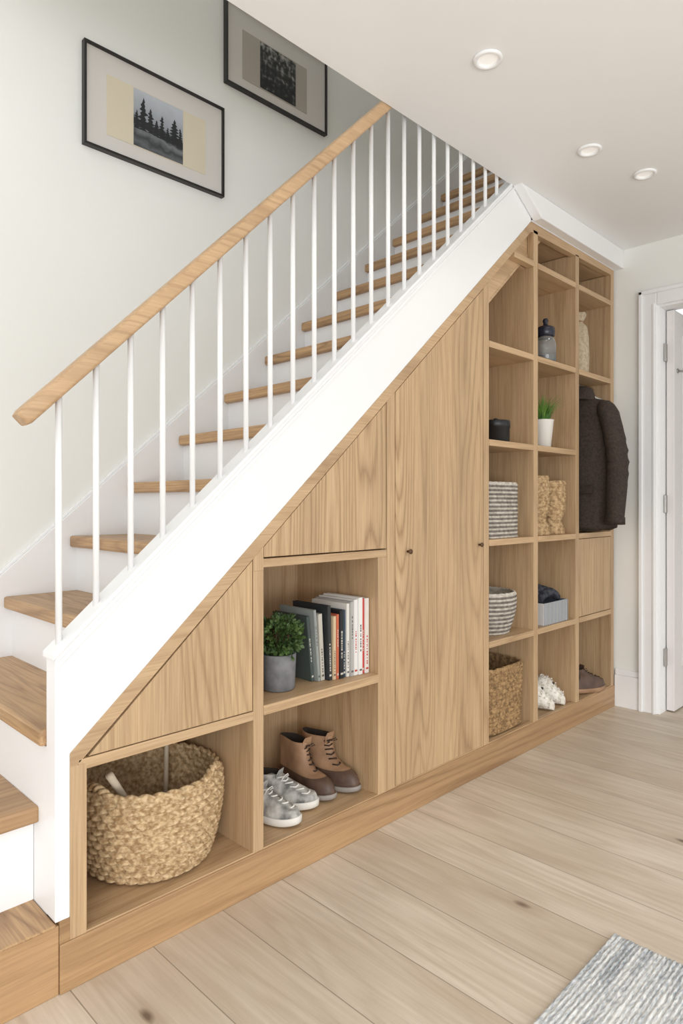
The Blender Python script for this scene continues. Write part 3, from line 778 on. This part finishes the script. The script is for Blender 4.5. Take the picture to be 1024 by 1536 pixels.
# ------------------------------------------------------------------ RUG
def rugmat():
    m, nt, b = newmat('woven_wool_rug', rough=1)
    tc = N(nt, 'ShaderNodeTexCoord')
    mp = nt.nodes.new('ShaderNodeMapping'); mp.inputs['Scale'].default_value = (60, 260, 1); nt.links.new(tc.outputs['Object'], mp.inputs[0])
    n = N(nt, 'ShaderNodeTexNoise', Scale=1.0, Detail=3.0); nt.links.new(mp.outputs[0], n.inputs['Vector'])
    mp2 = nt.nodes.new('ShaderNodeMapping'); mp2.inputs['Scale'].default_value = (3, 30, 1); nt.links.new(tc.outputs['Object'], mp2.inputs[0])
    n2 = N(nt, 'ShaderNodeTexNoise', Scale=1.0, Detail=2.0); nt.links.new(mp2.outputs[0], n2.inputs['Vector'])
    v = math_(nt, 'ADD', math_(nt, 'MULTIPLY', n.outputs[0], .55), math_(nt, 'MULTIPLY', n2.outputs[0], .45))
    c = ramp(nt, v, [(.36, srgb(130, 137, 144)), (.48, srgb(186, 189, 192)), (.6, srgb(228, 228, 225))])
    nt.links.new(c, b.inputs['Base Color'])
    bp = N(nt, 'ShaderNodeBump', Strength=.6, Distance=.004); nt.links.new(n.outputs[0], bp.inputs['Height'])
    nt.links.new(bp.outputs[0], b.inputs['Normal']); return m
M_rug = rugmat()
bm = bmesh.new(); rx0, rx1, ry0, ry1 = .78, 1.625, -2.1, -.765
nx, ny = 90, 520; g = []
for i in range(nx+1):
    col = []
    for j in range(ny+1):
        x = rx0+(rx1-rx0)*i/nx; y = ry0+(ry1-ry0)*j/ny
        ed = .0022*math.sin(j*1.7)+.004*noise.noise(Vector((j*.11, 0, 0))) if i in (0, nx) else 0
        rib = abs(math.sin(math.pi*(y-ry0)/.0105))
        z = .006+.0055*rib**.7*(.75+.5*noise.noise(Vector((x*40, y*60, 0))))
        if i in (0, nx) or j in (0, ny): z = .001
        col.append(bm.verts.new((x+ed-1.2, y+1.4, z)))
    g.append(col)
for i in range(nx):
    for j in range(ny):
        bm.faces.new((g[i][j], g[i+1][j], g[i+1][j+1], g[i][j+1])).smooth = True
finish('woven_rug', bm, M_rug, None, (1.2, -1.4, 0))

# ------------------------------------------------------------------ LIGHT
w = bpy.data.worlds.new('world'); S.world = w; w.use_nodes = True
bg = w.node_tree.nodes['Background']; bg.inputs[0].default_value = (.94, .97, 1.0, 1); bg.inputs[1].default_value = 1.28
def sun(name, strength, angle, direction, col):
    l = bpy.data.lights.new(name, 'SUN'); l.energy = strength; l.angle = math.radians(angle); l.color = col
    o = bpy.data.objects.new(name, l); o.rotation_euler = Vector(direction).to_track_quat('-Z', 'Y').to_euler()
    o.location = (-2, -5, 5); COL.objects.link(o)
sun('daylight', 1.35, 26, (.58, .68, -.42), (1, .98, .95))
l = bpy.data.lights.new('ceiling_fill', 'AREA'); l.shape = 'RECTANGLE'; l.size = 3.2; l.size_y = 1.4; l.energy = 80; l.color = (.97, .985, 1)  # added fill lamp to brighten the ceiling, not a window
o = bpy.data.objects.new('ceiling_fill', l); o.location = (-.8, -3.7, .75); o.rotation_euler = Vector((.35, .55, .78)).to_track_quat('-Z', 'Y').to_euler(); COL.objects.link(o)
for x, y in ((1.694, -.361), (2.398, -.352), (2.728, -.43)):
    l = bpy.data.lights.new('downlight_lamp', 'SPOT'); l.energy = 3; l.spot_size = math.radians(110); l.spot_blend = .8; l.shadow_soft_size = .03; l.color = (1, .95, .9)
    o = bpy.data.objects.new('downlight_lamp', l); o.location = (x, y, CZ-.02); COL.objects.link(o)

# ------------------------------------------------------------------ CAMERA
cam = bpy.data.cameras.new('camera'); cam.sensor_width = 36; cam.sensor_fit = 'AUTO'; cam.lens = 23.2
cam.shift_y = -13/1536; cam.clip_start = .02
co = bpy.data.objects.new('camera', cam); co.location = (0, -1.44, 1.063); co.rotation_euler = (math.radians(90), 0, math.radians(-45))
COL.objects.link(co); S.camera = co
